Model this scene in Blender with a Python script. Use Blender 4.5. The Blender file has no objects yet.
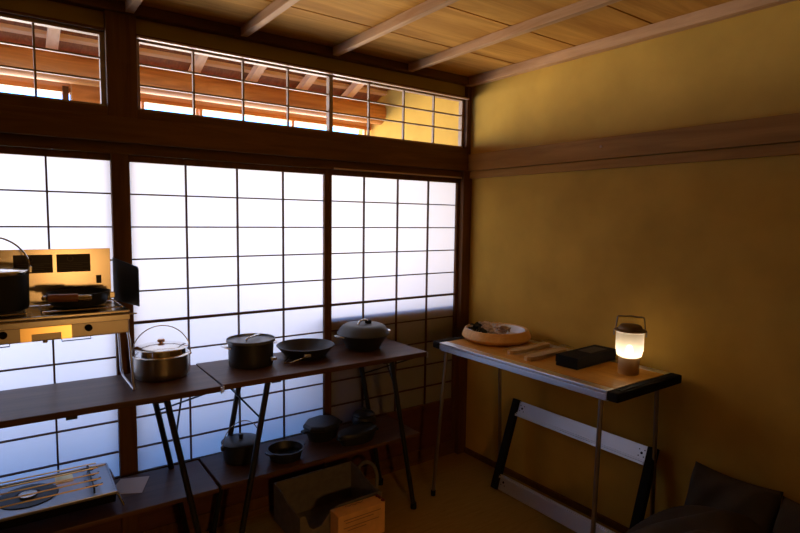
import bpy, bmesh, math, random
from mathutils import Vector, Matrix
random.seed(7)
S = bpy.context.scene
COL = S.collection
PI = math.pi

# ------------------------------------------------------------------ materials
def new_mat(name):
    m = bpy.data.materials.new(name); m.use_nodes = True
    nt = m.node_tree; b = nt.nodes['Principled BSDF']
    return m, nt, b

def plain(name, col, rough=.5, metal=0., bump=0., bscale=200., var=0., vscale=8., spec=.5):
    m, nt, b = new_mat(name)
    b.inputs['Specular IOR Level'].default_value = spec
    b.inputs['Roughness'].default_value = rough
    b.inputs['Metallic'].default_value = metal
    b.inputs['Base Color'].default_value = (*col, 1)
    tc = nt.nodes.new('ShaderNodeTexCoord')
    if var:
        n = nt.nodes.new('ShaderNodeTexNoise'); n.inputs['Scale'].default_value = vscale
        n.inputs['Detail'].default_value = 5
        r = nt.nodes.new('ShaderNodeValToRGB')
        r.color_ramp.elements[0].position = .3; r.color_ramp.elements[1].position = .7
        r.color_ramp.elements[0].color = (*[c*(1-var) for c in col], 1)
        r.color_ramp.elements[1].color = (*[min(1, c*(1+var)) for c in col], 1)
        nt.links.new(tc.outputs['Object'], n.inputs['Vector'])
        nt.links.new(n.outputs['Fac'], r.inputs['Fac'])
        nt.links.new(r.outputs['Color'], b.inputs['Base Color'])
    if bump:
        n2 = nt.nodes.new('ShaderNodeTexNoise'); n2.inputs['Scale'].default_value = bscale
        bp = nt.nodes.new('ShaderNodeBump'); bp.inputs['Strength'].default_value = bump
        bp.inputs['Distance'].default_value = .004
        nt.links.new(tc.outputs['Object'], n2.inputs['Vector'])
        nt.links.new(n2.outputs['Fac'], bp.inputs['Height'])
        nt.links.new(bp.outputs['Normal'], b.inputs['Normal'])
    return m

def wood(name, c1, c2, axis='x', scale=1., rough=.5, spec=.5):
    """grain stretched along one axis"""
    m, nt, b = new_mat(name)
    tc = nt.nodes.new('ShaderNodeTexCoord'); mp = nt.nodes.new('ShaderNodeMapping')
    s = {'x': (1.2, 14, 14), 'y': (14, 1.2, 14), 'z': (14, 14, 1.2)}[axis]
    mp.inputs['Scale'].default_value = [v*scale for v in s]
    n = nt.nodes.new('ShaderNodeTexNoise'); n.inputs['Scale'].default_value = 1.6
    n.inputs['Detail'].default_value = 7; n.inputs['Roughness'].default_value = .62
    n.inputs['Distortion'].default_value = .9
    r = nt.nodes.new('ShaderNodeValToRGB')
    r.color_ramp.elements[0].position = .32; r.color_ramp.elements[1].position = .68
    r.color_ramp.elements[0].color = (*c1, 1); r.color_ramp.elements[1].color = (*c2, 1)
    L = nt.links
    L.new(tc.outputs['Object'], mp.inputs['Vector']); L.new(mp.outputs['Vector'], n.inputs['Vector'])
    L.new(n.outputs['Fac'], r.inputs['Fac']); L.new(r.outputs['Color'], b.inputs['Base Color'])
    b.inputs['Roughness'].default_value = rough
    b.inputs['Specular IOR Level'].default_value = spec
    return m

M = {}
M['dark_wood'] = wood('dark stained timber', (.10, .042, .010), (.17, .075, .018), 'x', 1., .6, .25)
M['dark_wood_v'] = wood('dark stained timber upright', (.085, .034, .008), (.155, .064, .016), 'z', 1., .6, .25)
M['lattice'] = wood('dark lattice timber', (.05, .02, .012), (.09, .035, .02), 'z', 1., .6)
M['kumiko'] = wood('transom lattice timber', (.30, .21, .13), (.40, .28, .18), 'x', 1., .6)
M['nageshi'] = wood('reddish rail timber', (.29, .14, .032), (.46, .235, .055), 'y', .8, .7, .15)
M['pale_trim'] = wood('pale track timber', (.42, .28, .18), (.55, .38, .26), 'x', 1., .5)
M['ceil'] = wood('cedar ceiling boards', (.45, .205, .035), (.72, .38, .075), 'x', .55, .8, .1)
M['batten'] = wood('ceiling batten timber', (.48, .27, .12), (.66, .41, .21), 'y', 1., .7, .15)
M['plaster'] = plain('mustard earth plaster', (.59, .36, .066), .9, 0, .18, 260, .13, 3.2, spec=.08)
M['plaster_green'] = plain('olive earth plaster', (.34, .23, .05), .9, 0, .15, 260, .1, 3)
M['tatami'] = wood('tatami matting', (.30, .18, .03), (.38, .23, .05), 'x', 4., .8, .15)
M['waist'] = wood('red brown waist board', (.07, .018, .012), (.12, .034, .02), 'x', 1., .55)
M['orange_wood'] = wood('weathered orange log', (.44, .14, .02), (.78, .33, .07), 'x', .9, .55)
M['rafter_wood'] = wood('rafter timber', (.80, .44, .20), (.92, .56, .28), 'y', .8, .6)
M['roof_wood'] = wood('roof board timber', (.20, .065, .02), (.34, .13, .04), 'y', 2.5, .7)
M['plank_wood'] = wood('pale plank', (.72, .43, .20), (.85, .55, .29), 'x', .8, .6)
M['grey_wood'] = wood('weathered grey boards', (.10, .09, .085), (.18, .165, .15), 'x', 1., .7)
M['shelf'] = wood('walnut shelf board', (.055, .022, .012), (.12, .055, .030), 'x', 1., .42, .3)
M['bamboo'] = wood('bamboo table board', (.48, .215, .03), (.64, .335, .06), 'y', 1.6, .35)
M['bowl_wood'] = wood('honey turned wood', (.62, .33, .09), (.82, .50, .18), 'x', 1.5, .4)
M['handle_wood'] = wood('brown handle wood', (.22, .08, .03), (.38, .16, .06), 'x', 2., .4)
M['stick_wood'] = wood('light spoon wood', (.70, .46, .26), (.86, .62, .38), 'x', 2., .5)
M['steel'] = plain('brushed stainless steel', (.62, .57, .50), .24, 1., .03, 500)
M['panel_steel'] = plain('satin stainless panel', (.55, .49, .42), .38, 1., .03, 500)
M['polished'] = plain('polished steel', (.75, .73, .70), .12, 1.)
M['gold_metal'] = plain('warm polished bracket metal', (.85, .62, .28), .28, 1.)  # gold tone carries the warm reflection seen on the steel bracket
M['alu'] = plain('anodised aluminium', (.80, .81, .84), .36, 1., .02, 600)
M['alu_white'] = plain('matt aluminium rail', (.85, .86, .90), .42, .85, .02, 600)
M['leg_metal'] = plain('grey bronze tube', (.34, .30, .27), .38, 1.)
M['black_metal'] = plain('black coated steel', (.014, .015, .018), .38, .2)
M['black_matte'] = plain('black plastic', (.009, .009, .010), .8, spec=.15)
M['iron'] = plain('seasoned cast iron', (.016, .018, .022), .42, .1, .2, 350)
M['anod'] = plain('dark anodised aluminium', (.028, .028, .031), .42, .4, .03, 400)
M['anod_lid'] = plain('grey anodised lid', (.15, .16, .18), .36, .5, .03, 400)
M['dome_lid'] = plain('dark grey lid', (.055, .058, .065), .45, .4, .03, 400)
M['pot_steel'] = plain('aged stainless steel', (.36, .32, .27), .28, 1., .03, 500)
M['tray_steel'] = plain('blue grey steel plate', (.36, .38, .42), .34, 1., .03, 300)
M['screen'] = plain('blackened windscreen steel', (.018, .017, .017), .42, .5)
M['sticker'] = plain('dark printed sticker', (.035, .026, .022), .5)
M['sticker_ink'] = plain('sticker print', (.13, .10, .08), .6)
M['cardboard'] = plain('brown cardboard', (.78, .44, .18), .8, 0, .05, 200, .12, 14)
M['ink'] = plain('dark printing ink', (.30, .14, .06), .8)
M['maroon'] = plain('maroon print', (.12, .012, .012), .6)
M['felt'] = plain('grey brown felt', (.17, .145, .12), .95, 0, .4, 500, .15, 30)
M['paper_card'] = plain('cream card', (.62, .50, .42), .8, 0, .03, 200)
M['cushion'] = plain('dark brown cotton', (.056, .045, .034), .9, 0, 1., 14, .2, 9)
M['ceramic'] = plain('white glazed dish', (.70, .72, .80), .25)
M['leafdark'] = plain('dried dark leaves', (.05, .045, .02), .8, 0, 0, 0, .4, 40)
M['rind'] = plain('pale dried petals', (.80, .66, .52), .7, 0, 0, 0, .2, 40)
M['amber'] = plain('amber fruit', (.75, .30, .04), .35)
M['lamp_brown'] = plain('brown painted lantern metal', (.16, .10, .045), .45, .3)
M['lamp_base'] = plain('tan lantern base', (.42, .27, .12), .5, .1)
M['gravel'] = plain('pale garden gravel', (.62, .60, .55), .95, 0, .3, 60, .15, 6)
M['copper'] = plain('copper knob', (.55, .28, .14), .3, 1.)

def paper_mat():
    m = bpy.data.materials.new('shoji paper'); m.use_nodes = True
    nt = m.node_tree; nt.nodes.clear()
    o = nt.nodes.new('ShaderNodeOutputMaterial'); mx = nt.nodes.new('ShaderNodeMixShader')
    t = nt.nodes.new('ShaderNodeBsdfTranslucent'); d = nt.nodes.new('ShaderNodeBsdfDiffuse')
    t.inputs['Color'].default_value = (.44, .44, .45, 1)
    d.inputs['Color'].default_value = (.72, .70, .68, 1)
    tc = nt.nodes.new('ShaderNodeTexCoord'); n = nt.nodes.new('ShaderNodeTexNoise')
    n.inputs['Scale'].default_value = 18; n.inputs['Detail'].default_value = 8
    mr = nt.nodes.new('ShaderNodeMapRange')
    mr.inputs['To Min'].default_value = .26; mr.inputs['To Max'].default_value = .31
    L = nt.links
    L.new(tc.outputs['Object'], n.inputs['Vector']); L.new(n.outputs['Fac'], mr.inputs['Value'])
    L.new(mr.outputs['Result'], mx.inputs['Fac'])
    L.new(t.outputs[0], mx.inputs[1]); L.new(d.outputs[0], mx.inputs[2])
    L.new(mx.outputs[0], o.inputs['Surface'])
    return m
M['paper'] = paper_mat()

def emit_mat(name, col, k):
    m = bpy.data.materials.new(name); m.use_nodes = True
    nt = m.node_tree; nt.nodes.clear()
    o = nt.nodes.new('ShaderNodeOutputMaterial'); e = nt.nodes.new('ShaderNodeEmission')
    e.inputs['Color'].default_value = (*col, 1); e.inputs['Strength'].default_value = k
    nt.links.new(e.outputs[0], o.inputs['Surface'])
    return m

def frosted_mat():
    m = bpy.data.materials.new('frosted lantern glass'); m.use_nodes = True
    nt = m.node_tree; nt.nodes.clear()
    o = nt.nodes.new('ShaderNodeOutputMaterial')
    a = nt.nodes.new('ShaderNodeMixShader'); a2 = nt.nodes.new('ShaderNodeMixShader')
    tr = nt.nodes.new('ShaderNodeBsdfTranslucent'); tr.inputs['Color'].default_value = (1, .95, .86, 1)
    tp = nt.nodes.new('ShaderNodeBsdfTransparent'); tp.inputs['Color'].default_value = (1, .97, .92, 1)
    g = nt.nodes.new('ShaderNodeBsdfGlossy'); g.inputs['Roughness'].default_value = .3
    a.inputs['Fac'].default_value = .22; a2.inputs['Fac'].default_value = .05
    nt.links.new(tr.outputs[0], a.inputs[1]); nt.links.new(tp.outputs[0], a.inputs[2])
    nt.links.new(a.outputs[0], a2.inputs[1]); nt.links.new(g.outputs[0], a2.inputs[2])
    nt.links.new(a2.outputs[0], o.inputs['Surface'])
    return m
M['frosted'] = frosted_mat()
M['bulb'] = emit_mat('warm bulb', (1, .50, .13), 5.5)
M['flame'] = emit_mat('lantern light source', (1, .80, .53), 29)

def film_mat():
    m = bpy.data.materials.new('clear plastic film'); m.use_nodes = True
    nt = m.node_tree; nt.nodes.clear()
    o = nt.nodes.new('ShaderNodeOutputMaterial'); a = nt.nodes.new('ShaderNodeMixShader')
    tp = nt.nodes.new('ShaderNodeBsdfTransparent'); g = nt.nodes.new('ShaderNodeBsdfGlossy')
    g.inputs['Roughness'].default_value = .15; a.inputs['Fac'].default_value = .34
    nt.links.new(tp.outputs[0], a.inputs[1]); nt.links.new(g.outputs[0], a.inputs[2])
    nt.links.new(a.outputs[0], o.inputs['Surface'])
    return m
M['film'] = film_mat()

# ------------------------------------------------------------------ mesh helpers
class MB:
    def __init__(s): s.bm = bmesh.new()
    def box(s, x0, x1, y0, y1, z0, z1, bev=0., mat=None, seg=2):
        r = bmesh.ops.create_cube(s.bm, size=1.)
        vs = r['verts']
        T = Matrix.Translation(((x0+x1)/2, (y0+y1)/2, (z0+z1)/2)) @ Matrix.Diagonal((abs(x1-x0), abs(y1-y0), abs(z1-z0), 1))
        bmesh.ops.transform(s.bm, matrix=T, verts=vs)
        if bev:
            es = list({e for v in vs for e in v.link_edges})
            r2 = bmesh.ops.bevel(s.bm, geom=es, offset=bev, segments=seg, affect='EDGES', profile=.6)
            vs = list({v for f in r2['faces'] for v in f.verts} | {v for v in vs if v.is_valid})
        if mat is not None: bmesh.ops.transform(s.bm, matrix=mat, verts=vs)
        return s
    def cyl(s, p0, p1, r, r2=None, seg=20):
        p0, p1 = Vector(p0), Vector(p1); d = p1-p0
        q = d.to_track_quat('Z', 'Y').to_matrix().to_4x4()
        bmesh.ops.create_cone(s.bm, cap_ends=True, segments=seg, radius1=r, radius2=r if r2 is None else r2,
                              depth=d.length, matrix=Matrix.Translation((p0+p1)/2) @ q)
        return s
    def lathe(s, prof, c=(0, 0, 0), seg=48, sx=1., sy=1., rot=0.):
        rings = []
        for r, z in prof:
            if r < 1e-6: rings.append([s.bm.verts.new((c[0], c[1], c[2]+z))]); continue
            ring = []
            for k in range(seg):
                a = 2*PI*k/seg; x, y = r*sx*math.cos(a), r*sy*math.sin(a)
                ring.append(s.bm.verts.new((c[0]+x*math.cos(rot)-y*math.sin(rot), c[1]+x*math.sin(rot)+y*math.cos(rot), c[2]+z)))
            rings.append(ring)
        for A, B in zip(rings, rings[1:]):
            if len(A) == 1 and len(B) == 1: continue
            for k in range(seg):
                k2 = (k+1) % seg
                if len(A) == 1: s.bm.faces.new((A[0], B[k2], B[k]))
                elif len(B) == 1: s.bm.faces.new((A[k], A[k2], B[0]))
                else: s.bm.faces.new((A[k], A[k2], B[k2], B[k]))
        return s
    def tube(s, pts, r, seg=8, closed=False):
        pts = [Vector(p) for p in pts]; n = len(pts); rings = []
        up = None
        for i, p in enumerate(pts):
            a = pts[(i-1) % n] if (closed or i) else p
            b = pts[(i+1) % n] if (closed or i < n-1) else p
            t = (b-a).normalized()
            if up is None:
                up = t.orthogonal().normalized()
            else:
                up = (up - t*up.dot(t)).normalized()
            w = t.cross(up)
            rings.append([s.bm.verts.new(p + (up*math.cos(2*PI*k/seg) + w*math.sin(2*PI*k/seg))*r) for k in range(seg)])
        rng = range(n) if closed else range(n-1)
        for i in rng:
            A, B = rings[i], rings[(i+1) % n]
            for k in range(seg): s.bm.faces.new((A[k], A[(k+1) % seg], B[(k+1) % seg], B[k]))
        if not closed:
            s.bm.faces.new(rings[0][::-1]); s.bm.faces.new(rings[-1])
        return s
    def prism(s, poly, d):
        """closed polygon (3D points) extruded by the vector d"""
        d = Vector(d); A = [s.bm.verts.new(Vector(p)) for p in poly]; B = [s.bm.verts.new(Vector(p)+d) for p in poly]
        n = len(poly)
        s.bm.faces.new(A[::-1]); s.bm.faces.new(B)
        for k in range(n): s.bm.faces.new((A[k], A[(k+1) % n], B[(k+1) % n], B[k]))
        return s
    def sphere(s, c, r, sx=1, sy=1, sz=1, sub=2):
        bmesh.ops.create_icosphere(s.bm, subdivisions=sub, radius=r,
                                   matrix=Matrix.Translation(c) @ Matrix.Diagonal((sx, sy, sz, 1)))
        return s
    def tf(s, mat):
        bmesh.ops.transform(s.bm, matrix=mat, verts=s.bm.verts); return s
    def build(s, name, mat, parent=None, smooth=False, label=None):
        bmesh.ops.recalc_face_normals(s.bm, faces=s.bm.faces)
        me = bpy.data.meshes.new(name); s.bm.to_mesh(me); s.bm.free()
        me.materials.append(mat)
        if smooth:
            me.polygons.foreach_set('use_smooth', [True]*len(me.polygons))
            me.set_sharp_from_angle(angle=math.radians(38))
        o = bpy.data.objects.new(name, me); COL.objects.link(o)
        if parent is not None: o.parent = parent
        if label: o['label'] = label
        return o

def struct(o):
    o['kind'] = 'structure'; return o
def root(name, loc=(0, 0, 0), rz=0.):
    o = bpy.data.objects.new(name, None); o.empty_display_size = .1
    COL.objects.link(o); o.location = loc; o.rotation_euler = (0, 0, rz); return o
def thing(name, label, cat, loc=(0, 0, 0), rz=0., group=None):
    o = root(name, loc, rz); tag(o, label, cat, group); return o
def tag(o, label, cat, group=None):
    o['label'] = label; o['category'] = cat
    if group: o['group'] = group
    return o
def arc(c, r, a0, a1, n, ax, ay):
    c, ax, ay = Vector(c), Vector(ax), Vector(ay)
    return [c + (ax*math.cos(a0+(a1-a0)*k/n) + ay*math.sin(a0+(a1-a0)*k/n))*r for k in range(n+1)]

# ------------------------------------------------------------------ room shell
XL, YB, ZC = -4.1, -4.1, 2.37
struct(MB().box(XL-.1, .1, YB-.1, .05, -.06, 0).build('floor', M['tatami']))
mb = MB()
y = 0.0
edges = [0.0, -.395] + [-.395-.4*k for k in range(1, 12)]
for a, b in zip(edges, edges[1:]):
    mb.box(XL-.1, .1, max(b, YB-.1)+.005, a-.005 if a else .06, ZC, ZC+.012)
    if b < YB-.1: break
mb.box(XL-.1, .1, YB-.1, .06, ZC+.025, ZC+.05)
struct(mb.build('ceiling', M['ceil']))
# right wall runs on past the window wall as the veranda's end wall
struct(MB().box(0, .1, YB-.1, 1.32, -.06, 3.0).build('wall_right', M['plaster']))
struct(MB().box(XL-.1, XL, YB-.1, .1, -.06, ZC).build('wall_left', M['plaster']))
struct(MB().box(XL, 0, YB-.1, YB, -.06, ZC).build('wall_back', M['plaster']))
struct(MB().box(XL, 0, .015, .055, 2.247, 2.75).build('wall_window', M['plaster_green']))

k = 0
def trim(mb, mat):
    global k
    k += 1
    return struct(mb.build('trim_%d' % k, mat))
# ceiling battens, front to back
for i in range(8):
    x = -.49-.48*i
    trim(MB().box(x-.016, x+.016, YB, -.012, 2.328, ZC-.001, .002), M['batten'])
trim(MB().box(-.045, 0, YB, 0, 2.318, ZC-.001, .003), M['batten'])             # ceiling edge, right wall
trim(MB().box(XL, -.045, -.03, .055, 2.325, ZC-.001, .003), M['dark_wood'])     # ceiling edge, window wall
# head rail on the right wall in two steps, and on the window wall
trim(MB().box(-.032, 0, YB, -.001, 1.803, 1.905, .003), M['nageshi'])
trim(MB().box(-.022, 0, YB, -.001, 1.757, 1.800, .002), M['nageshi'])
trim(MB().box(XL, -.036, -.032, .055, 1.803, 1.905, .003), M['dark_wood'])
trim(MB().box(XL, -.07, -.004, .055, 1.757, 1.8025, .002), M['dark_wood'])      # lintel track
trim(MB().box(-.965, -.07, -.012, -.005, 1.757, 1.765), M['pale_trim'])         # pale track strip
trim(MB().box(XL, -.0355, -.012, .055, 1.906, 1.9445, .002), M['dark_wood'])       # transom sill
trim(MB().box(XL, -.02, .0, .055, 2.247, 2.258, 0), M['dark_wood'])
trim(MB().box(-1.903, -.03, -.022, -.001, 2.238, 2.246, .001), M['pale_trim'])  # lit ledge of the top rail, its highlight put into paler wood
# posts
trim(MB().box(-2.02, -1.905, -.02, .055, 1.905, 2.325, .004), M['dark_wood_v'])
trim(MB().box(-2.012, -1.944, -.004, .06, 0, 1.757, .003), M['dark_wood_v'])
trim(MB().box(-.068, 0, -.03, .06, 0, 1.803, .003), M['dark_wood_v'])
trim(MB().box(-.035, -.001, -.012, .06, 1.905, 2.318, .003), M['dark_wood_v'])
trim(MB().box(XL, -3.0, -.01, .06, 0, 1.757), M['dark_wood_v'])
trim(MB().box(XL, -2.9, -.01, .06, 1.905, 2.325), M['dark_wood_v'])
trim(MB().box(XL, -.068, .003, .06, 0, .03, .002), M['dark_wood'])               # sliding door sill
struct(MB().box(-.014, 0, YB, -.03, 0, .035, .002).build('baseboard_right', M['dark_wood']))
trim(MB().cyl((-.031, -.963, 1.86), (-.040, -.963, 1.861), .0035).cyl((-.039, -.963, 1.861), (-.042, -.963, 1.861), .006), M['pale_trim'])

# ---- sliding paper doors
ROWS = [1.592, 1.4525, 1.313, 1.174, 1.036, .895, .754, .613, .476]
def shoji(n, x0, x1, cols, y, stileL, stileR):
    """x0, x1: paper edges; cols: inner upright bars; y: paper plane"""
    r = struct(root('door_%d' % n, ((x0+x1)/2, y, .03)))
    ox, oz = (x0+x1)/2, .03
    f = MB()
    f.box(x0-ox-stileL, x0-ox, -.016, .014, 0, 1.727, .002)
    f.box(x1-ox, x1-ox+stileR, -.016, .014, 0, 1.727, .002)
    f.box(x0-ox, x1-ox, -.015, .013, 1.728-oz, 1.757-oz-.001)
    f.box(x0-ox, x1-ox, -.015, .013, 0, .055)
    f.box(x0-ox, x1-ox, -.014, .012, .352-oz, .365-oz)
    f.build('frame', M['dark_wood_v'], r)
    l = MB()
    for c in cols: l.box(c-ox-.0035, c-ox+.0035, -.011, .001, .365-oz, 1.728-oz)
    for z in ROWS:
        h = .006 if abs(z-1.036) < .001 else .003
        l.box(x0-ox, x1-ox, -.0125 if h > .004 else -.0105, .001, z-oz-h, z-oz+h)
    l.build('lattice', M['lattice'], r)
    p = MB().box(x0-ox-.003, x1-ox+.003, .0012, .0016, .36-oz, 1.73-oz)
    # a single sheet of paper
    p = MB(); vs = [p.bm.verts.new(v) for v in ((x0-ox-.003, .0014, .36-oz), (x1-ox+.003, .0014, .36-oz), (x1-ox+.003, .0014, 1.73-oz), (x0-ox-.003, .0014, 1.73-oz))]
    p.bm.faces.new(vs)
    p.build('paper', M['paper'], r)
    MB().box(x0-ox, x1-ox, -.008, .002, .055, .352-oz).build('waist_board', M['waist'], r)
    return r
shoji(1, -2.93, -2.012, (-2.699, -2.469, -2.239), .022, .04, .03)
shoji(2, -1.940, -1.012, (-1.709, -1.474, -1.241), .022, .03, .021)
shoji(3, -.969, -.088, (-.763, -.535, -.310), .022, .021, .022)

# ---- transom lattice windows
def transom(n, x0, x1, cols, stiles):
    r = struct(root('window_%d' % n, ((x0+x1)/2, .03, 1.945)))
    ox, oz = (x0+x1)/2, 1.945
    f = MB()
    f.box(x0-ox, x1-ox, -.01, .02, 0, .012); f.box(x0-ox, x1-ox, -.01, .02, .288, .3015)
    for s_ in stiles: f.box(s_-ox-.011, s_-ox+.011, -.012, .02, .012, .288, .001)
    f.build('frame', M['kumiko'], r)
    l = MB()
    for c in cols: l.box(c-ox-.004, c-ox+.004, -.004, .012, .012, .288)
    for z in (2.055, 2.143): l.box(x0-ox, x1-ox, -.005, .011, z-oz-.0035, z-oz+.0035)
    l.build('lattice', M['kumiko'], r)
transom(1, -1.905, -.035, (-1.663, -1.434, -1.205, -.727, -.490, -.268), (-1.899, -.969, -.041))
transom(2, -2.90, -2.02, (-2.71, -2.486, -2.261), (-2.026, -2.89))

# ------------------------------------------------------------------ veranda outside
struct(MB().box(XL, 0, .07, 1.2, -.05, .0).build('veranda_floor', M['grey_wood']))
vf = struct(root('veranda_front', (0, 1.15, 0)))
MB().box(XL, 0, -.02, .03, -.3, .85).build('shading_wall', M['grey_wood'], vf)  # unseen wall, added at this height to shade the lower paper
MB().box(XL, 0, -.02, .04, 2.193, 2.218).build('head_rail', M['orange_wood'], vf)
MB().box(XL, 0, -.01, .03, 2.218, 2.30).build('plank', M['plank_wood'], vf)
for x in (-2.955, -1.70, -1.655, -1.33, -1.305, -.66, -.05):
    MB().box(x-.009, x+.009, -.015, .015, .85, 2.193).build('mullion', M['rafter_wood'], vf)
MB().box(-2.035, -1.80, -.06, .03, .62, 2.25, .004).build('shutter_panel', M['orange_wood'], vf)
MB().box(-2.075, -2.045, -.03, .03, .62, 2.225).build('post', M['dark_wood_v'], vf)
struct(MB().box(-1.02, -.04, .052, .40, 0, .965, .004).build('veranda_cupboard', M['roof_wood']))
vr = struct(root('veranda_roof', (0, .95, 2.37)))
SL = .38
lg = MB().cyl((XL, .05, -.072), (-.0, .05, -.072), .078, seg=32); lg.build('log_beam', M['orange_wood'], vr, True)
def slope_bar(mb, x0, x1, ya, yb, za, zb):
    """bar following the roof slope: ya..yb measured outwards from the log, za/zb above the rafter underside"""
    P = [(x0, ya, -SL*ya+za), (x0, yb, -SL*yb+za), (x0, yb, -SL*yb+zb), (x0, ya, -SL*ya+zb)]
    return mb.prism(P, (x1-x0, 0, 0))
for x in (-3.57, -3.21, -2.85, -2.49, -2.13, -1.76, -1.39, -1.03, -.67, -.31):
    slope_bar(MB(), x-.026, x+.026, -.93, .22, 0, .05).build('rafter', M['rafter_wood'], vr)
for yy in (-.80, -.58, -.36, -.17, -.02, .16):
    slope_bar(MB(), XL, 0, yy-.014, yy+.014, .051, .072).build('batten', M['plank_wood'], vr)
slope_bar(MB(), XL, 0, -.96, .24, .073, .095).build('roof_boards', M['roof_wood'], vr)
struct(MB().box(-14, 14, 1.35, 26, -.55, -.45).build('garden_ground', M['gravel']))

# ------------------------------------------------------------------ folding shelf tables
def shelf_table(x0, x1, label, rz=0.):
    W = x1-x0
    r = thing('folding_shelf_table', label, 'table', ((x0+x1)/2, -.22, 0), rz, 'two-tier folding shelf tables')
    h = W/2
    MB().box(-h+.001, h-.001, -.20, .19, .806, .83, .003).build('table_top', M['shelf'], r)
    MB().box(-h+.004, h-.004, -.155, .165, .372, .39, .003).build('lower_shelf', M['shelf'], r)
    for s in (-1, 1):
        for yy, zt in ((-.17, .806), (.143, .806)):
            # legs splay outwards along the table's length
            a = Vector((s*(h-.203), yy, zt)); b = Vector((s*(h-.052), yy, .012))
            lg = MB().tube([a, b], .0125, 10)
            lg.build('leg', M['black_metal'], r, True)
            MB().cyl(b+Vector((0, 0, -.012)), b+Vector((0, 0, .02)), .0155).build('foot', M['black_matte'], r, True)
        leg = lambda z: s*(h-.203+(.151)*(.806-z)/.794)
        MB().tube([(s*(h-.05), -.172, .803), (leg(.66), .143, .66)], .004, 6).build('brace', M['black_metal'], r, True)
        MB().tube([(s*(h-.06), .143, .803), (leg(.645), -.17, .645)], .004, 6).build('brace', M['black_metal'], r, True)
        MB().box(s*(h-.003)-.003, s*(h-.003)+.003, -.206, -.196, .800, .826, .001).build('latch', M['alu'], r)
        MB().box(s*(h-.235)-.02, s*(h-.235)+.02, -.185, .16, .797, .806).build('leg_plate', M['black_metal'], r)
    return r
shelf_table(-1.695, -.65, 'walnut topped two-tier folding table on the right, holding the black pots', -.010)
lt = shelf_table(-2.745, -1.700, 'walnut topped two-tier folding table on the left, under the camp stove', -.018)

MB().box(-.012, .022, -.203, -.192, .797, .806, .001).build('catch_plate', M['black_metal'], lt)

# ------------------------------------------------------------------ helper for pots
def bail(name, r, rx, z0, h, rad, mat, rot=0., tilt=0.):
    n = 24; pts = []
    for i in range(n+1):
        a = PI*i/n; x = rx*math.cos(a); zz = h*math.sin(a)
        pts.append((x*math.cos(rot)-math.sin(rot)*tilt*zz, x*math.sin(rot)+math.cos(rot)*tilt*zz, z0+zz))
    return MB().tube(pts, rad, 8).build(name, mat, r, True)
def vessel(r0, r1, h, t=.003, rim=.0015, base_round=.012):
    """open vessel profile: base radius r0, rim radius r1"""
    b = base_round; pr = [(0, 0), (r0-b, 0), (r0-b*.3, b*.25), (r0, b)]
    n = 5
    for i in range(1, n+1): pr.append((r0+(r1-r0)*i/n, b+(h-b)*i/n))
    pr += [(r1+rim, h), (r1+rim, h+.002), (r1-t, h+.002)]
    for i in range(n-1, -1, -1): pr.append((r0-t+(r1-r0)*i/n, b+(h-b)*i/n))
    pr += [(r0-b, t+.001), (0, t+.001)]
    return pr

T = .83
# stainless pot with bail
p = thing('stainless_cooking_pot', 'stainless steel pot with copper lid knob and raised bail handle beside the camp stove', 'pot', (-1.866, -.150, T), .05)
MB().lathe(vessel(.108, .109, .092, .002, .003, .018)).build('body', M['pot_steel'], p, True)
MB().lathe([(.112, .094), (.114, .096), (.109, .100), (.104, .101), (.103, .122), (.1045, .124), (.101, .127), (.088, .131), (.05, .139), (0, .142)]).build('lid', M['polished'], p, True)
MB().lathe([(.007, .139), (.007, .144), (.014, .146), (.015, .154), (.012, .157), (0, .158)], seg=24).build('knob', M['copper'], p, True)
bail('bail_handle', p, .115, .088, .128, .0022, M['polished'], -.2, -.05)
for s in (-1, 1):
    c, sn = math.cos(-.2), math.sin(-.2)
    MB().sphere((s*.113*c, s*.113*sn, .088), .007).build('lug', M['steel'], p, True)
# deep black pot
p = thing('lidded_cooking_pot', 'deep straight sided black pot with grey lid, first of the three black pans', 'pot', (-1.486, -.172, T))
MB().lathe(vessel(.099, .101, .108, .003, .002, .008)).build('body', M['anod'], p, True)
MB().lathe([(.1075, .108), (.1085, .110), (.1085, .121), (.105, .122), (.1035, .114), (.09, .113), (.03, .1155), (0, .116)]).build('lid', M['anod_lid'], p, True)
MB().tube([(-.032, -.03, .1155), (-.032, -.03, .124), (-.02, -.022, .128), (.045, .024, .128), (.055, .03, .123)], .005, 8).build('lid_handle', M['polished'], p, True)
MB().prism([(-.104, -.03, .088), (-.128, -.024, .093), (-.132, 0, .093), (-.128, .024, .093), (-.104, .03, .088)], (0, 0, .004)).build('side_grip', M['alu'], p)
MB().prism([(.104, -.03, .088), (.120, -.024, .093), (.123, 0, .093), (.120, .024, .093), (.104, .03, .088)], (0, 0, .004)).build('side_grip', M['alu'], p)
MB().box(.062, .086, -.092, -.072, .026, .04, .002).build('side_bracket', M['alu'], p)
# open frying pan with folding handle
p = thing('frying_pan', 'open dark frying pan with folded wire handle between the deep pot and the domed pan', 'pan', (-1.211, -.172, T))
MB().lathe(vessel(.102, .139, .056, .003, .001, .012)).build('body', M['anod'], p, True)
MB().tube([(-.045, -.113, .03), (-.085, -.128, .026), (-.135, -.118, .012), (-.155, -.095, .009), (-.14, -.075, .014), (-.105, -.062, .03)], .0035, 8).build('folding_handle', M['polished'], p, True)
MB().box(-.062, -.03, -.119, -.105, .024, .04, .003).build('handle_bracket', M['alu'], p)
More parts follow.
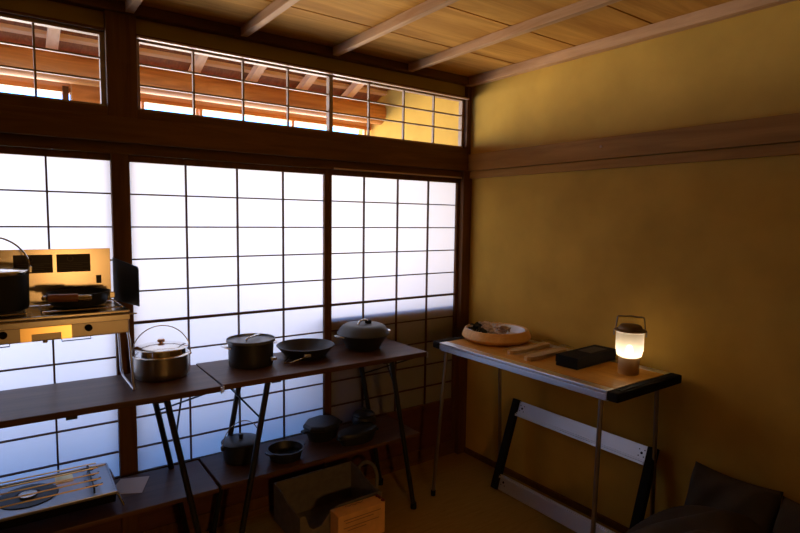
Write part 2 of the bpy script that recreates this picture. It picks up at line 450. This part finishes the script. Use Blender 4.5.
# big pan with dome lid
p = thing('domed_braising_pan', 'wide black pan with flat grey domed lid at the right end of the table', 'pan', (-.888, -.185, T))
MB().lathe(vessel(.098, .132, .078, .003, .003, .03)).build('body', M['anod'], p, True)
MB().lathe([(.136, .081), (.137, .083), (.132, .090), (.124, .104), (.112, .118), (.098, .127), (.08, .130), (.03, .132), (0, .132)]).build('lid', M['dome_lid'], p, True)
MB().tube([(-.04, -.012, .131), (-.03, -.012, .146), (-.012, -.012, .152), (.008, -.012, .150), (.02, -.012, .142)], .006, 8).build('lid_handle', M['polished'], p, True)
MB().box(.008, .034, -.026, .0, .131, .148, .004).build('lid_latch', M['black_matte'], p)
for s in (-1, 1):
    MB().prism([(s*.131, -.03, .072), (s*.157, -.024, .078), (s*.163, 0, .079), (s*.157, .024, .078), (s*.131, .03, .072)], (0, 0, .005)).build('side_grip', M['alu'], p)

T = .39
# dutch oven
p = thing('dutch_oven', 'small round cast iron dutch oven with bail handle on the lower shelf', 'pot', (-1.535, -.165, T))
MB().lathe(vessel(.078, .084, .080, .004, .002, .01)).build('body', M['iron'], p, True)
MB().lathe([(.087, .082), (.088, .088), (.084, .092), (.05, .097), (0, .099)]).build('lid', M['iron'], p, True)
MB().lathe([(.009, .097), (.009, .106), (.011, .112), (.011, .120), (0, .121)], seg=20).build('knob', M['iron'], p, True)
bail('bail_handle', p, .092, .076, .105, .002, M['polished'], .15, -.06)
for s in (-1, 1): MB().box(s*.090-.006, s*.090+.006, -.009+s*.013, .009+s*.013, .066, .084, .002).build('lug', M['iron'], p)
# shallow pan with two lugs
p = thing('shallow_iron_pan', 'shallow open cast iron pan with two lug handles, nearest on the lower shelf', 'pan', (-1.362, -.268, T), .2)
MB().lathe(vessel(.072, .083, .048, .004, .002, .01)).build('body', M['iron'], p, True)
for s in (-1, 1): MB().prism([(s*.082, -.03, .040), (s*.099, -.02, .043), (s*.103, 0, .044), (s*.099, .02, .043), (s*.082, .03, .040)], (0, 0, .007)).build('lug', M['iron'], p)
# octagonal lidded pot
p = thing('octagonal_iron_pot', 'wide cast iron pot under a flat angular lid on the lower shelf', 'pot', (-1.113, -.158, T), .12)
MB().lathe(vessel(.075, .094, .062, .004, .002, .014), sy=.82).build('body', M['iron'], p, True)
MB().lathe([(.102, .066), (.107, .069), (.107, .080), (.096, .089), (.088, .090), (0, .091)], seg=8, sy=.84, rot=.39).build('lid', M['iron'], p)
for s in (-1, 1): MB().box(s*.106-.012, s*.106+.012, -.016, .016, .054, .066, .004).build('lug', M['iron'], p)
# long oval pan
p = thing('long_iron_roaster', 'long low cast iron roaster with lid at the front of the lower shelf', 'pan', (-.985, -.292, T), .10)
MB().lathe(vessel(.098, .112, .044, .004, .002, .012), sy=.50).build('body', M['iron'], p, True)
MB().lathe([(.116, .047), (.117, .053), (.112, .062), (.10, .066), (0, .067)], sy=.50).build('lid', M['iron'], p, True)
for s in (-1, 1): MB().box(s*.112-.010, s*.112+.010, -.018, .018, .034, .044, .004).build('lug', M['iron'], p)
# small round pot
p = thing('small_iron_pot', 'small round cast iron pot behind the long roaster beside the rear leg', 'pot', (-.862, -.155, T)); p.scale = (1.12, 1.12, 1.12)
MB().lathe([(0, 0), (.035, 0), (.048, .012), (.058, .034), (.056, .052), (.048, .062), (0, .062)]).build('body', M['iron'], p, True)
MB().lathe([(.052, .062), (.053, .068), (.046, .076), (.02, .083), (0, .084)]).build('lid', M['iron'], p, True)
MB().lathe([(.006, .083), (.006, .089), (.010, .092), (.009, .098), (0, .099)], seg=16).build('knob', M['iron'], p, True)

# card on the lower shelf
c = MB().prism([(-2.088, -.191, 0), (-1.974, -.250, 0), (-1.918, -.113, 0), (-2.023, -.075, 0)], (0, 0, .0015))
c.tf(Matrix.Translation((2.0, .16, 0)))
o = c.build('blank_card', M['paper_card']); o.location = (-2.0, -.16, .3905)
tag(o, 'blank cream card lying on the lower shelf beside the low burner', 'card')

# ------------------------------------------------------------------ two burner camp stove (standing on tube legs)
st = thing('camp_stove', 'stainless two burner camp stove with tall backplate on tube legs', 'stove', (-2.31, -.2, .83))
sx0, sx1 = -.325, .292           # local ends
mb = MB().box(sx0, sx1, -.138, .138, .235, .312, .004)
mb.build('body', M['panel_steel'], st)
MB().box(sx0-.003, sx1+.003, -.142, .14, .3125, .322, .003).build('deck', M['steel'], st)
MB().prism([(sx0, -.139, .284), (sx0, -.152, .288), (sx0, -.152, .306), (sx0, -.139, .312)], (sx1-sx0, 0, 0)).build('front_lip', M['steel'], st)
MB().box(sx0+.002, sx1-.017, .134, .138, .3225, .538, .001).build('backplate', M['steel'], st)
for x0, x1 in ((.088, .203), (-.05, .075)):
    s1 = MB().box(x0, x1, .131, .1335, .447, .517)
    so = s1.build('sticker', M['sticker'], st, label='dark printed sticker')
    t = MB()
    for q in range(5):
        t.box(x0+.008, x1-.008-.02*(q % 2), .1300, .1309, .453+.007*q, .4548+.007*q)
    t.tube(arc(((x0+x1)/2-.012, .1305, .500), .010, 0, 2*PI, 20, (1, 0, 0), (0, 0, 1))[:-1], .0014, 6, True)
    t.build('sticker_print', M['sticker_ink'], so)
MB().box(.222, .24, .128, .1335, .398, .43, .001).build('hinge', M['screen'], st)
MB().box(-.052, -.040, .130, .1335, .385, .438).build('slot', M['screen'], st)
# folded out windscreen wing
mb = MB()
a, b = Vector((sx1-.010, .128, 0)), Vector((sx1+.042, -.10, 0))
d = (b-a); P = []
def W(u, z): q = a+d*u; return (q.x, q.y, z)
P = [W(0, .325), W(1, .325), W(1, .462)] + [W(1-.07*(1-math.cos(t*PI/8)), .462+.016*math.sin(t*PI/8)) for t in range(1, 5)] + [W(0, .500)]
mb.prism(P, (.003, .0006, 0)); mb.build('windscreen', M['screen'], st)
a, b = Vector((sx0+.002, .128, 0)), Vector((sx0-.05, -.10, 0)); d = b-a
MB().prism([W(0, .325), W(1, .325), W(1, .478), W(0, .500)], (-.003, .0006, 0)).build('windscreen', M['screen'], st)
# burners and grates
for cx in (-.15, .15):
    MB().lathe([(.062, .3225), (.06, .325), (.032, .325), (.034, .332), (.026, .335), (0, .336)], (cx, 0, 0), 32).build('burner', M['black_metal'], st, True)
    g = MB()
    for yy in (-.105, .105): g.tube([(cx-.125, yy, .330), (cx+.125, yy, .330)], .003, 8)
    for xx in (-.125, .125): g.tube([(cx+xx, -.105, .330), (cx+xx, .105, .330)], .003, 8)
    for q in range(6):
        aa = q*PI/3+.3
        g.tube([(cx+.035*math.cos(aa), .035*math.sin(aa), .330), (cx+.105*math.cos(aa), .1*math.sin(aa), .330)], .003, 8)
    g.build('grate', M['steel'], st, True)
for kx in (.158, -.092-.0):
    kb = MB().cyl((kx, -.1385, .268), (kx, -.150, .268), .012).cyl((kx, -.150, .268), (kx, -.160, .268), .009).build('knob', M['black_matte'], st, True)
# bright strap bracket on the front panel
BY = lambda z: -.1405-(.284-z)*.08
P = [(-.045, .238), (-.013, .238), (-.013, .262), (.074, .262), (.074, .238), (.106, .238), (.106, .284), (-.045, .284)]
MB().prism([(x, BY(z), z) for x, z in P], (0, .0012, 0)).build('bracket', M['gold_metal'], st)
for hx in (-.12, .12):
    MB().tube([(hx-.045, -.13, .236), (hx-.045, -.14, .228), (hx+.045, -.14, .228), (hx+.045, -.13, .236)], .002, 6).build('wire_handle', M['black_metal'], st, True)
MB().cyl((.028, -.10, .236), (.028, -.10, .222), .008).build('gas_valve', M['gold_metal'], st, True)
for s, e in ((1, sx1+.004), (-1, sx0-.004)):
    x = e+s*.012
    MB().tube([(e-s*.006, .12, .25), (e, .13, .20), (x-s*.004, .142, .03), (x, .140, .008), (x, .12, .005), (x, -.09, .005), (x, -.112, .009), (x-s*.004, -.114, .03), (e, -.108, .20), (e-s*.006, -.10, .25)], .0045, 8).build('leg', M['alu'], st, True)
MB().box(sx1+.003, sx1+.03, -.12, -.112, .300, .305).build('side_tab', M['polished'], st)

# cookpot and frying pan on the stove
p = thing('stove_cookpot', 'tall dark cookpot with bail handle standing on the left stove burner', 'pot', (-2.435, -.2, 1.164))
MB().lathe(vessel(.116, .118, .125, .003, .002, .012)).build('body', M['black_metal'], p, True)
MB().lathe([(.119, .127), (.1205, .129), (.1205, .139), (.119, .141), (.112, .143), (.06, .15), (0, .152)]).build('lid', M['polished'], p, True)
bail('bail_handle', p, .124, .135, .125, .0032, M['polished'], .1, -.02)
for s in (-1, 1): MB().box(s*.1225-.005, s*.1225+.005, -.01, .01, .128, .152, .002).build('lug', M['polished'], p)
p = thing('stove_frying_pan', 'black frying pan with a folding wooden handle on the right stove burner', 'pan', (-2.163, -.195, 1.164))
MB().lathe(vessel(.092, .105, .048, .004, .001, .01)).build('body', M['iron'], p, True)
h = MB().tube([(-.105, -.108, .043), (-.09, -.111, .044), (-.06, -.116, .043), (-.03, -.119, .042), (-.016, -.119, .041)], .0145, 12)
h.build('handle', M['handle_wood'], p, True)
MB().tube([(-.016, -.119, .041), (.014, -.116, .040), (.022, -.106, .038)], .011, 10).build('ferrule', M['steel'], p, True)
MB().sphere((-.116, -.105, .044), .010).build('handle_ring', M['polished'], p, True)
MB().box(.098, .118, -.03, -.012, .02, .044, .003).build('rivet_plate', M['steel'], p)

# ------------------------------------------------------------------ low burner on the lower shelf
g = thing('tabletop_burner', 'low stainless tabletop burner with wire grate on the left lower shelf', 'burner', (-2.32, -.185, .3905), -.02)
gx, gy = .245, .142
MB().prism([(-gx, -gy, .064), (-gx, -gy+.03, .018), (-gx, gy-.03, .018), (-gx, gy, .064)], (2*gx, 0, 0)).build('tray', M['screen'], g)
mb = MB()
mb.box(-gx, gx, -gy, gy, .0645, .068, .001)
mb.box(-gx-.004, gx+.004, -gy-.004, -gy+.003, .062, .074, .002); mb.box(-gx-.004, gx+.004, gy-.003, gy+.004, .062, .074, .002)
mb.box(-gx-.004, -gx+.003, -gy, gy, .062, .074, .002); mb.box(gx-.003, gx+.004, -gy, gy, .062, .074, .002)
mb.build('top_plate', M['tray_steel'], g)
MB().lathe([(.098, .0685), (.096, .0715), (.045, .0715), (.045, .0690), (0, .0690)], (-.03, 0, 0), 32).build('burner_ring', M['black_metal'], g, True)
MB().lathe([(.03, .0695), (.03, .078), (.024, .080), (0, .080)], (-.03, 0, 0), 24).build('burner_head', M['steel'], g, True)
for yy in (-.10, -.045, .01, .065, .115):
    MB().tube([(-.215, yy, .094), (.205, yy, .094)], .003, 8).build('grate_bar', M['gold_metal'], g, True)  # bars coloured gold for the warm light they reflect
for xx in (-.185, .175):
    mb = MB().tube([(xx, -.115, .072), (xx, -.115, .090), (xx, .12, .090), (xx, .12, .072)], .0035, 8)
    for yy in (-.10, -.045, .01, .065): mb.tube([(xx-.025, yy+.01, .0935), (xx+.012, yy+.03, .076), (xx+.03, yy+.012, .0935)], .002, 6)
    mb.build('grate_support', M['black_metal'], g, True)
MB().box(.06, .12, .05, .118, .0685, .072).build('reflector', M['gold_metal'], g)
for s in (-1, 1):
    for t in (-1, 1):
        MB().tube([(s*(gx-.004), t*(gy-.02), .058), (s*(gx+.008), t*(gy-.018), .05), (s*(gx+.026), t*(gy-.012), .004)], .005, 8).build('leg', M['polished'], g, True)

# ------------------------------------------------------------------ side table on the right
t = thing('side_table', 'aluminium framed side table with bamboo top holding the lit lantern', 'table', (-.30, -.865, 0), 0)
x0, x1, y0, y1 = -.222, .25, -.50, .50
MB().box(x0+.052, x1-.052, y0, y1, .832, .850, .002).build('table_top', M['bamboo'], t)
for a, b in ((x0, x0+.05), (x1-.05, x1)):
    mb = MB().box(a, b, y0, y1, .838, .850, .002)
    s = a if a == x0 else b-.004
    mb.box(s-.001, s+.005, y0, y1, .815, .836, .001); mb.box(min(a, b)+.008, max(a, b)-.008, y0, y1, .806, .838, .002)
    mb.build('side_rail', M['alu'], t)
for a, b in ((y0-.050, y0-.001), (y1+.001, y1+.055)):
    MB().box(x0-.003, x1+.006, a, b, .812, .8505, .008).box(x0+.04, x1-.04, a+.012, b-.012, .850, .853, .001).build('end_cap', M['black_matte'], t)
for lx, ly, fx, fy in ((x0+.02, y0+.035, x0-.012, y0+.028), (x0+.02, y1-.035, x0-.010, y1+.018), (x1-.02, y0+.045, x1+.0, y0+.045), (x1-.02, y1-.005, x1+.0, y1-.015)):
    l = MB().tube([(lx, ly, .806), (fx, fy, .018)], .0095, 12).build('leg', M['leg_metal'], t, True)
    MB().cyl((fx, fy, 0), (fx, fy, .03), .0125).build('foot_cap', M['black_matte'], l, True)
TT = .8505
# wooden bowl with dried leaves
p = thing('wooden_dish', 'round honey coloured wooden dish with a white inside on the side table', 'bowl', (-.226, -.49, TT))
MB().lathe([(0, 0), (.148, 0), (.172, .010), (.186, .026), (.183, .040), (.170, .066), (.164, .068), (.161, .066), (.158, .060), (.155, .022), (0, .020)], seg=64).build('body', M['bowl_wood'], p, True)
MB().lathe([(.1535, .0625), (.152, .064), (.1495, .060), (.135, .030), (.11, .024), (0, .023)], seg=64).build('liner', M['ceramic'], p, True)
rr = random.Random(3)
n_ = 0
names = []
for i in range(44):
    a, r_ = rr.uniform(0, 2*PI), .10*math.sqrt(rr.random())
    cx, cy = -.025+r_*math.cos(a), .03+r_*math.sin(a)
    mb = MB(); L_, w_ = rr.uniform(.04, .075), rr.uniform(.014, .028)
    # one curled leaf or petal
    rows = []
    for u in range(7):
        f_ = u/6; ww = w_*math.sin(PI*min(max(f_, .06), .96)); zz = .012*math.sin(PI*f_)
        rows.append([mb.bm.verts.new((L_*(f_-.5), ww*v, zz+.010*abs(v)**2)) for v in (-1, -.5, 0, .5, 1)])
    for A, B in zip(rows, rows[1:]):
        for q in range(4): mb.bm.faces.new((A[q], A[q+1], B[q+1], B[q]))
    bmesh.ops.solidify(mb.bm, geom=mb.bm.faces[:], thickness=.0012)
    mb.tf(Matrix.Rotation(rr.uniform(-.5, .5), 4, 'X') @ Matrix.Rotation(rr.uniform(-.5, .5), 4, 'Y'))
    pale = (.81*(cx+.025)-.59*(cy-.03)) > -.035 or i % 4 == 0
    o = mb.build('dried_petal' if pale else 'dried_leaf', M['rind'] if pale else M['leafdark'], None, True)
    o.location = (p.location.x+cx, p.location.y+cy, TT+.036+.052*rr.random()*(1-r_/.13)+.004)
    o.rotation_euler = (0, 0, rr.uniform(0, 2*PI))
    tag(o, 'curled pale dried petal among others in the wooden dish' if pale else 'curled dark dried leaf among others in the wooden dish', 'petal' if pale else 'leaf',
        'pale petals in the wooden dish' if pale else 'dark leaves in the wooden dish')
o = MB().sphere((0, 0, 0), .014, 1, 1, .85, 3).build('amber_fruit', M['amber'], None, True); o.location = (p.location.x+.06, p.location.y+.045, TT+.064)
tag(o, 'small amber ball on top of the leaves in the wooden dish', 'fruit')
# wooden utensils in film
def utensil(loc, rz, L_, label):
    r = thing('wooden_spatula', label, 'utensil', loc, rz)
    h = L_/2
    P = [(-h, -.008, 0), (-h*.8, -.022, 0), (-h*.45, -.030, 0), (h*.1, -.022, 0), (h*.55, -.018, 0), (h*.92, -.017, 0), (h, -.012, 0), (h, .012, 0), (h*.92, .017, 0), (h*.55, .018, 0), (h*.1, .022, 0), (-h*.45, .030, 0), (-h*.8, .022, 0), (-h, .008, 0)]
    MB().prism(P, (0, 0, .016)).build('spatula', M['stick_wood'], r)
    f = MB(); n = 10; A = []
    for i in range(n+1):
        u = i/n; xx = -h-.004+(L_+.055)*u
        hh = .022+.004*math.sin(9*u)+(.012*max(0, u-.8)*5)*math.sin(23*u)
        A.append([f.bm.verts.new((xx, yy*(1+.1*math.sin(7*u)), zz)) for yy, zz in ((-.036, .001), (-.031, hh*.9), (0, hh), (.031, hh*.92), (.036, .001))])
    for a, b in zip(A, A[1:]):
        for q in range(4): f.bm.faces.new((a[q], a[q+1], b[q+1], b[q]))
    f.build('plastic_sleeve', M['film'], r, True)
utensil((-.250, -.742, TT), math.radians(2), .31, 'light wooden spatula in a clear plastic sleeve, nearer the wooden dish')
utensil((-.275, -.868, TT), math.radians(3), .31, 'light wooden spatula in a clear plastic sleeve, against the black box')
# black box
p = thing('black_box', 'matt black rectangular box beside the lantern on the side table', 'box', (-.215, -1.055, TT), math.radians(3))
MB().box(-.158, .158, -.055, .055, 0, .040, .002).build('tray', M['black_matte'], p)
MB().box(-.160, .160, -.057, .057, .018, .052, .002).build('lid', M['black_matte'], p)
lb = MB().box(-.02, .115, -.034, .034, .0521, .0526); lbo = lb.build('lid_label', M['sticker'], p, label='faint brown label')
tt = MB()
for q in range(4): tt.box(.0, .09-.015*(q % 3), -.022+.012*q, -.019+.012*q, .0526, .0529)
tt.build('label_print', M['sticker_ink'], lbo)
# lantern
p = thing('lantern', 'glowing camping lantern with frosted globe and brown cap on the side table', 'lantern', (-.224, -1.272, TT), 2.11)
MB().lathe([(0, 0), (.041, 0), (.043, .003), (.043, .070), (.040, .074), (0, .074)], seg=40).build('base', M['lamp_base'], p, True)
MB().lathe([(.040, .0745), (.050, .080), (.053, .095), (.0535, .100), (.0565, .104), (.0565, .180), (.050, .184)], seg=40).build('globe', M['frosted'], p, True)
MB().lathe([(0, .078), (.010, .080), (.014, .094), (.012, .112), (.006, .122), (0, .124)], seg=20).build('light_source', M['flame'], p, True)
MB().lathe([(0, .186), (.060, .1855), (.066, .188), (.064, .192), (.050, .196), (.046, .206), (.040, .212), (.02, .215), (0, .2155)], seg=40).build('cap', M['lamp_brown'], p, True)
MB().tube([(-.060, 0, .185), (-.058, 0, .20), (-.053, 0, .244), (-.046, 0, .2485), (-.02, 0, .248), (0, 0, .251), (.02, 0, .248), (.046, 0, .2485), (.053, 0, .244), (.058, 0, .20), (.060, 0, .185)], .0028, 8).build('handle', M['leg_metal'], p, True)
for s in (-1, 1): MB().cyl((s*.064, 0, .190), (s*.064, 0, .164), .003).build('clip', M['leg_metal'], p, True)

# ------------------------------------------------------------------ spare table frame leaning on the wall
fr = thing('leaning_table_frame', 'empty rectangular table frame of two aluminium rails leaning against the wall', 'frame', (-.200, -.896, .003))
L_, H_ = .386, .508
ang = math.atan2(.163, .475)
R_ = Matrix.Rotation(ang, 4, 'Y')
def fpart(name, mb, mat, parent=fr): return mb.tf(R_).build(name, mat, parent)
for nm, a, b in (('top_rail', H_-.088, H_-.004), ('bottom_rail', .004, .088)):
    mb = MB().box(-.004, .004, -L_+.001, L_-.001, a, b, .001)
    z = a if nm == 'top_rail' else b-.02
    mb.box(-.020, .0, -L_+.001, L_-.001, z, z+.012, .001); mb.box(-.014, .0, -L_+.001, L_-.001, z+.015, z+.020, .001)
    ro = fpart(nm, mb, M['alu_white'])
    for s in (-1, 1):
        hb = MB()
        zc = (a+b)/2+.006; yc = s*(L_-.028)
        hb.cyl((-.0042, yc, zc), (-.0052, yc, zc), .006, seg=16)
        for dy in (-.013, .013):
            for dz in (-.015, .015): hb.cyl((-.0042, yc+dy, zc+dz), (-.0052, yc+dy, zc+dz), .0028, seg=10)
        fpart('bolt_holes', hb, M['black_matte'], ro)
for s in (-1, 1):
    fpart('end_cap', MB().box(-.02, .012, min(s*L_, s*(L_+.042)), max(s*L_, s*(L_+.042)), 0, H_, .004), M['black_matte'])

# ------------------------------------------------------------------ felt carrier and carton on the floor
p = thing('felt_carrier', 'grey felt storage carrier with scooped sides on the floor under the lower shelf', 'carrier', (-1.13, -.25, 0))
hw, yb, yf = .215, .135, -.135
MB().box(-hw, hw, yf, yb, .001, .009).build('base', M['felt'], p)
MB().prism([(-hw, yb, .009), (hw, yb, .009), (hw+.004, yb+.004, .20), (-hw-.004, yb+.004, .20)], (0, .007, 0)).build('back_panel', M['felt'], p)
P = [(-hw, yf, .009), (hw, yf, .009), (hw, yf, .15)]
P += [(-.02, yf, .150), (-.055, yf, .140), (-.085, yf, .105), (-.11, yf, .078), (-.15, yf, .074), (-.172, yf, .09), (-.185, yf, .13), (-.192, yf, .150), (-hw, yf, .152)]
MB().prism(P, (0, -.007, 0)).build('front_panel', M['felt'], p)
for s in (-1, 1):
    P = [(s*hw, yf-.012, .009), (s*hw, yb+.010, .009), (s*hw, yb+.011, .20), (s*hw, .06, .19), (s*hw, 0, .165), (s*hw, -.07, .155), (s*hw, yf-.013, .15)]
    MB().prism(P, (s*.007, 0, 0)).build('side_panel', M['felt'], p)
pts = [(hw+.009, .09, .14), (hw+.016, .085, .19), (hw+.045, .06, .222), (hw+.075, .02, .205), (hw+.075, -.01, .15), (hw+.05, -.03, .08), (hw+.012, -.04, .06)]
hm = MB()
fine = []
for i in range(len(pts)-1):
    for q in range(4): fine.append(Vector(pts[i]).lerp(Vector(pts[i+1]), q/4))
fine.append(Vector(pts[-1]))
for _ in range(3): fine = [fine[0]]+[(a+2*b+c)/4 for a, b, c in zip(fine, fine[1:], fine[2:])]+[fine[-1]]
hm.tube(fine, .010, 8); hm.build('strap_handle', M['felt'], p, True)

p = thing('cardboard_carton', 'brown cardboard carton with maroon end standing on the floor before the felt carrier', 'box', (-1.075, -.442, 0), math.radians(-1))
MB().box(-.128, .125, -.046, .032, .0, .148, .002).build('carton', M['cardboard'], p)
mb = MB().prism([(-.128, -.0465, .148), (.125, -.0465, .148), (.125, -.004, .152), (-.128, -.004, .152)], (0, 0, .0025)); mb.build('top_flap', M['cardboard'], p)
mb = MB().prism([(-.128, .0325, .148), (.118, .0325, .148), (.118, -.002, .150), (-.128, -.002, .150)], (0, 0, .002)); mb.build('top_flap', M['cardboard'], p)
mb = MB()
rr = random.Random(5)
pts = [(-.06+.009*i, .012+.006*math.sin(i*1.9)+.002*rr.random(), .1535) for i in range(12)]
mb.tube(pts, .0012, 5)
mb.build('print_mark', M['ink'], p)
mb = MB()
for z, a, b in ((.122, -.10, .10), (.108, -.09, .06), (.085, -.10, .09), (.07, -.08, .02)): mb.box(a, b, -.0472, -.0463, z, z+.003)
mb.build('print_lines', M['ink'], p)
mb = MB().box(.1252, .1262, -.046, .032, .095, .146)
for q in range(3): mb.sphere((.122, -.03+.024*q, .153), .010, 1, 1, .7)
mb.build('maroon_end', M['maroon'], p, True, 'maroon printed end')

# ------------------------------------------------------------------ dark cushions lower right
def soft_slab(sx, sy, sz, seed, puff=.6, n=40):
    """sewn cushion: a flattened, wrinkled super-ellipsoid"""
    mb = MB()
    bmesh.ops.create_grid(mb.bm, x_segments=n, y_segments=n, size=1)
    rr = random.Random(seed)
    waves = [(rr.uniform(3, 9), rr.uniform(3, 9), rr.uniform(0, 6), rr.uniform(.15, .5)) for _ in range(7)]
    top = list(mb.bm.verts)
    d = bmesh.ops.duplicate(mb.bm, geom=mb.bm.verts[:]+mb.bm.edges[:]+mb.bm.faces[:])
    bot = [v for v in d['geom'] if isinstance(v, bmesh.types.BMVert)]
    for vs, sg in ((top, 1), (bot, -1)):
        for v in vs:
            u, w = v.co.x, v.co.y
            e = (1-abs(u)**4)*(1-abs(w)**4); e = max(e, 0)**.42
            wr = sum(a*math.sin(p*u+q*w+ph) for p, q, ph, a in waves)*.09*e
            pinch = 1-.05*(1-abs(w)**2)*abs(u)**6-.05*(1-abs(u)**2)*abs(w)**6
            v.co = Vector((u*sx*pinch, w*sy*pinch, sg*sz*e*(1+wr*2)+wr*sz*1.2))
    bmesh.ops.remove_doubles(mb.bm, verts=mb.bm.verts[:], dist=.0005)
    return mb
def cushion(name, dims, seed, loc, rot, label):
    o = soft_slab(*dims, seed).build(name, M['cushion'], None, True)
    o.location = loc; o.rotation_euler = [math.radians(v) for v in rot]
    tag(o, label, 'cushion')
cushion('wall_cushion', (.27, .160, .075), 11, (-.185, -1.670, .262), (0, -68, 0), 'dark brown cushion leaning upright against the mustard wall, nearest the side table')
cushion('wall_cushion', (.26, .200, .085), 23, (-.195, -2.015, .255), (0, -66, -5), 'dark brown cushion leaning on the wall at the right edge of the picture')
cushion('floor_cushion', (.22, .27, .12), 5, (-.46, -1.62, .262), (-36, 0, 8), 'dark brown cushion lying slanted on the floor in front of the upright cushions')

# ------------------------------------------------------------------ light
w = bpy.data.worlds.new('sky'); S.world = w; w.use_nodes = True
bg = w.node_tree.nodes['Background']; bg.inputs['Color'].default_value = (.17, .42, 1, 1); bg.inputs['Strength'].default_value = 7.5

def area(name, loc, rot, sx, sy, power, col):
    l = bpy.data.lights.new(name, 'AREA'); l.shape = 'RECTANGLE'; l.size = sx; l.size_y = sy
    l.energy = power; l.color = col
    o = bpy.data.objects.new(name, l); COL.objects.link(o); o.location = loc; o.rotation_euler = rot
    return o
# daylight thrown back by the sunlit garden, level with the veranda
area('garden_daylight', (-2.6, 4.5, .9), (math.radians(-90), 0, 0), 10, 2.6, 1350, (1, .79, .52))

# a reading lamp stands behind the camera and throws its warm beam on the cooking corner
lp = thing('reading_lamp', 'brown cone shaded reading lamp on a slim pole behind the viewer', 'lamp', (-1.93, -3.35, 0))
MB().lathe([(0, 0), (.13, 0), (.13, .015), (.03, .025), (0, .025)]).build('base', M['lamp_brown'], lp, True)
MB().tube([(0, 0, .02), (0, -.02, .9), (0, -.03, 1.12)], .010, 10).build('pole', M['leg_metal'], lp, True)
tl = Matrix.Translation((0, 0, 1.10)) @ Vector((-.02, 1, -.13)).to_track_quat('Z', 'Y').to_matrix().to_4x4()
MB().lathe([(.03, -.10), (.045, -.09), (.13, .06), (.127, .06), (.042, -.086), (0, -.086)]).tf(tl).build('lamp_shade', M['lamp_brown'], lp, True)
MB().lathe([(0, -.07), (.05, -.06), (.055, -.02), (.04, .01), (0, .02)]).tf(tl).build('bulb', M['bulb'], lp, True)
sl = bpy.data.lights.new('reading_lamp_beam', 'SPOT'); sl.energy = 31; sl.color = (1, .5, .15); sl.spot_size = math.radians(68); sl.spot_blend = 1; sl.shadow_soft_size = .06
so = bpy.data.objects.new('reading_lamp_beam', sl); COL.objects.link(so)
so.location = (-1.93, -3.26, 1.09); so.rotation_euler = (Vector((-1.35, -.38, .40))-Vector(so.location)).to_track_quat('-Z', 'Y').to_euler()

# ------------------------------------------------------------------ camera
cam = bpy.data.cameras.new('camera'); co = bpy.data.objects.new('camera', cam); COL.objects.link(co)
yaw, pitch, roll, f = .628922749, -.0849757, .0130619, 553.328
F = Vector((math.sin(yaw)*math.cos(pitch), math.cos(yaw)*math.cos(pitch), math.sin(pitch)))
r = F.cross(Vector((0, 0, 1))).normalized(); u = r.cross(F)
r2 = r*math.cos(roll)+u*math.sin(roll); u2 = -r*math.sin(roll)+u*math.cos(roll)
m3 = Matrix((r2, u2, -F)).transposed()
co.matrix_world = Matrix.Translation((-2.403, -2.583, 1.5)) @ m3.to_4x4()
cam.sensor_width = 36; cam.lens = f*36/800; cam.clip_start = .05
S.camera = co
S.view_settings.view_transform = 'Standard'; S.view_settings.look = 'None'
S.view_settings.exposure = 0; S.view_settings.gamma = 1; S.view_settings.use_curve_mapping = False
S.cycles.max_bounces = 10; S.cycles.diffuse_bounces = 6; S.cycles.transparent_max_bounces = 12
S.cycles.use_denoising = True
S.cycles.sample_clamp_indirect = 6
S.cycles.caustics_reflective = False; S.cycles.caustics_refractive = False
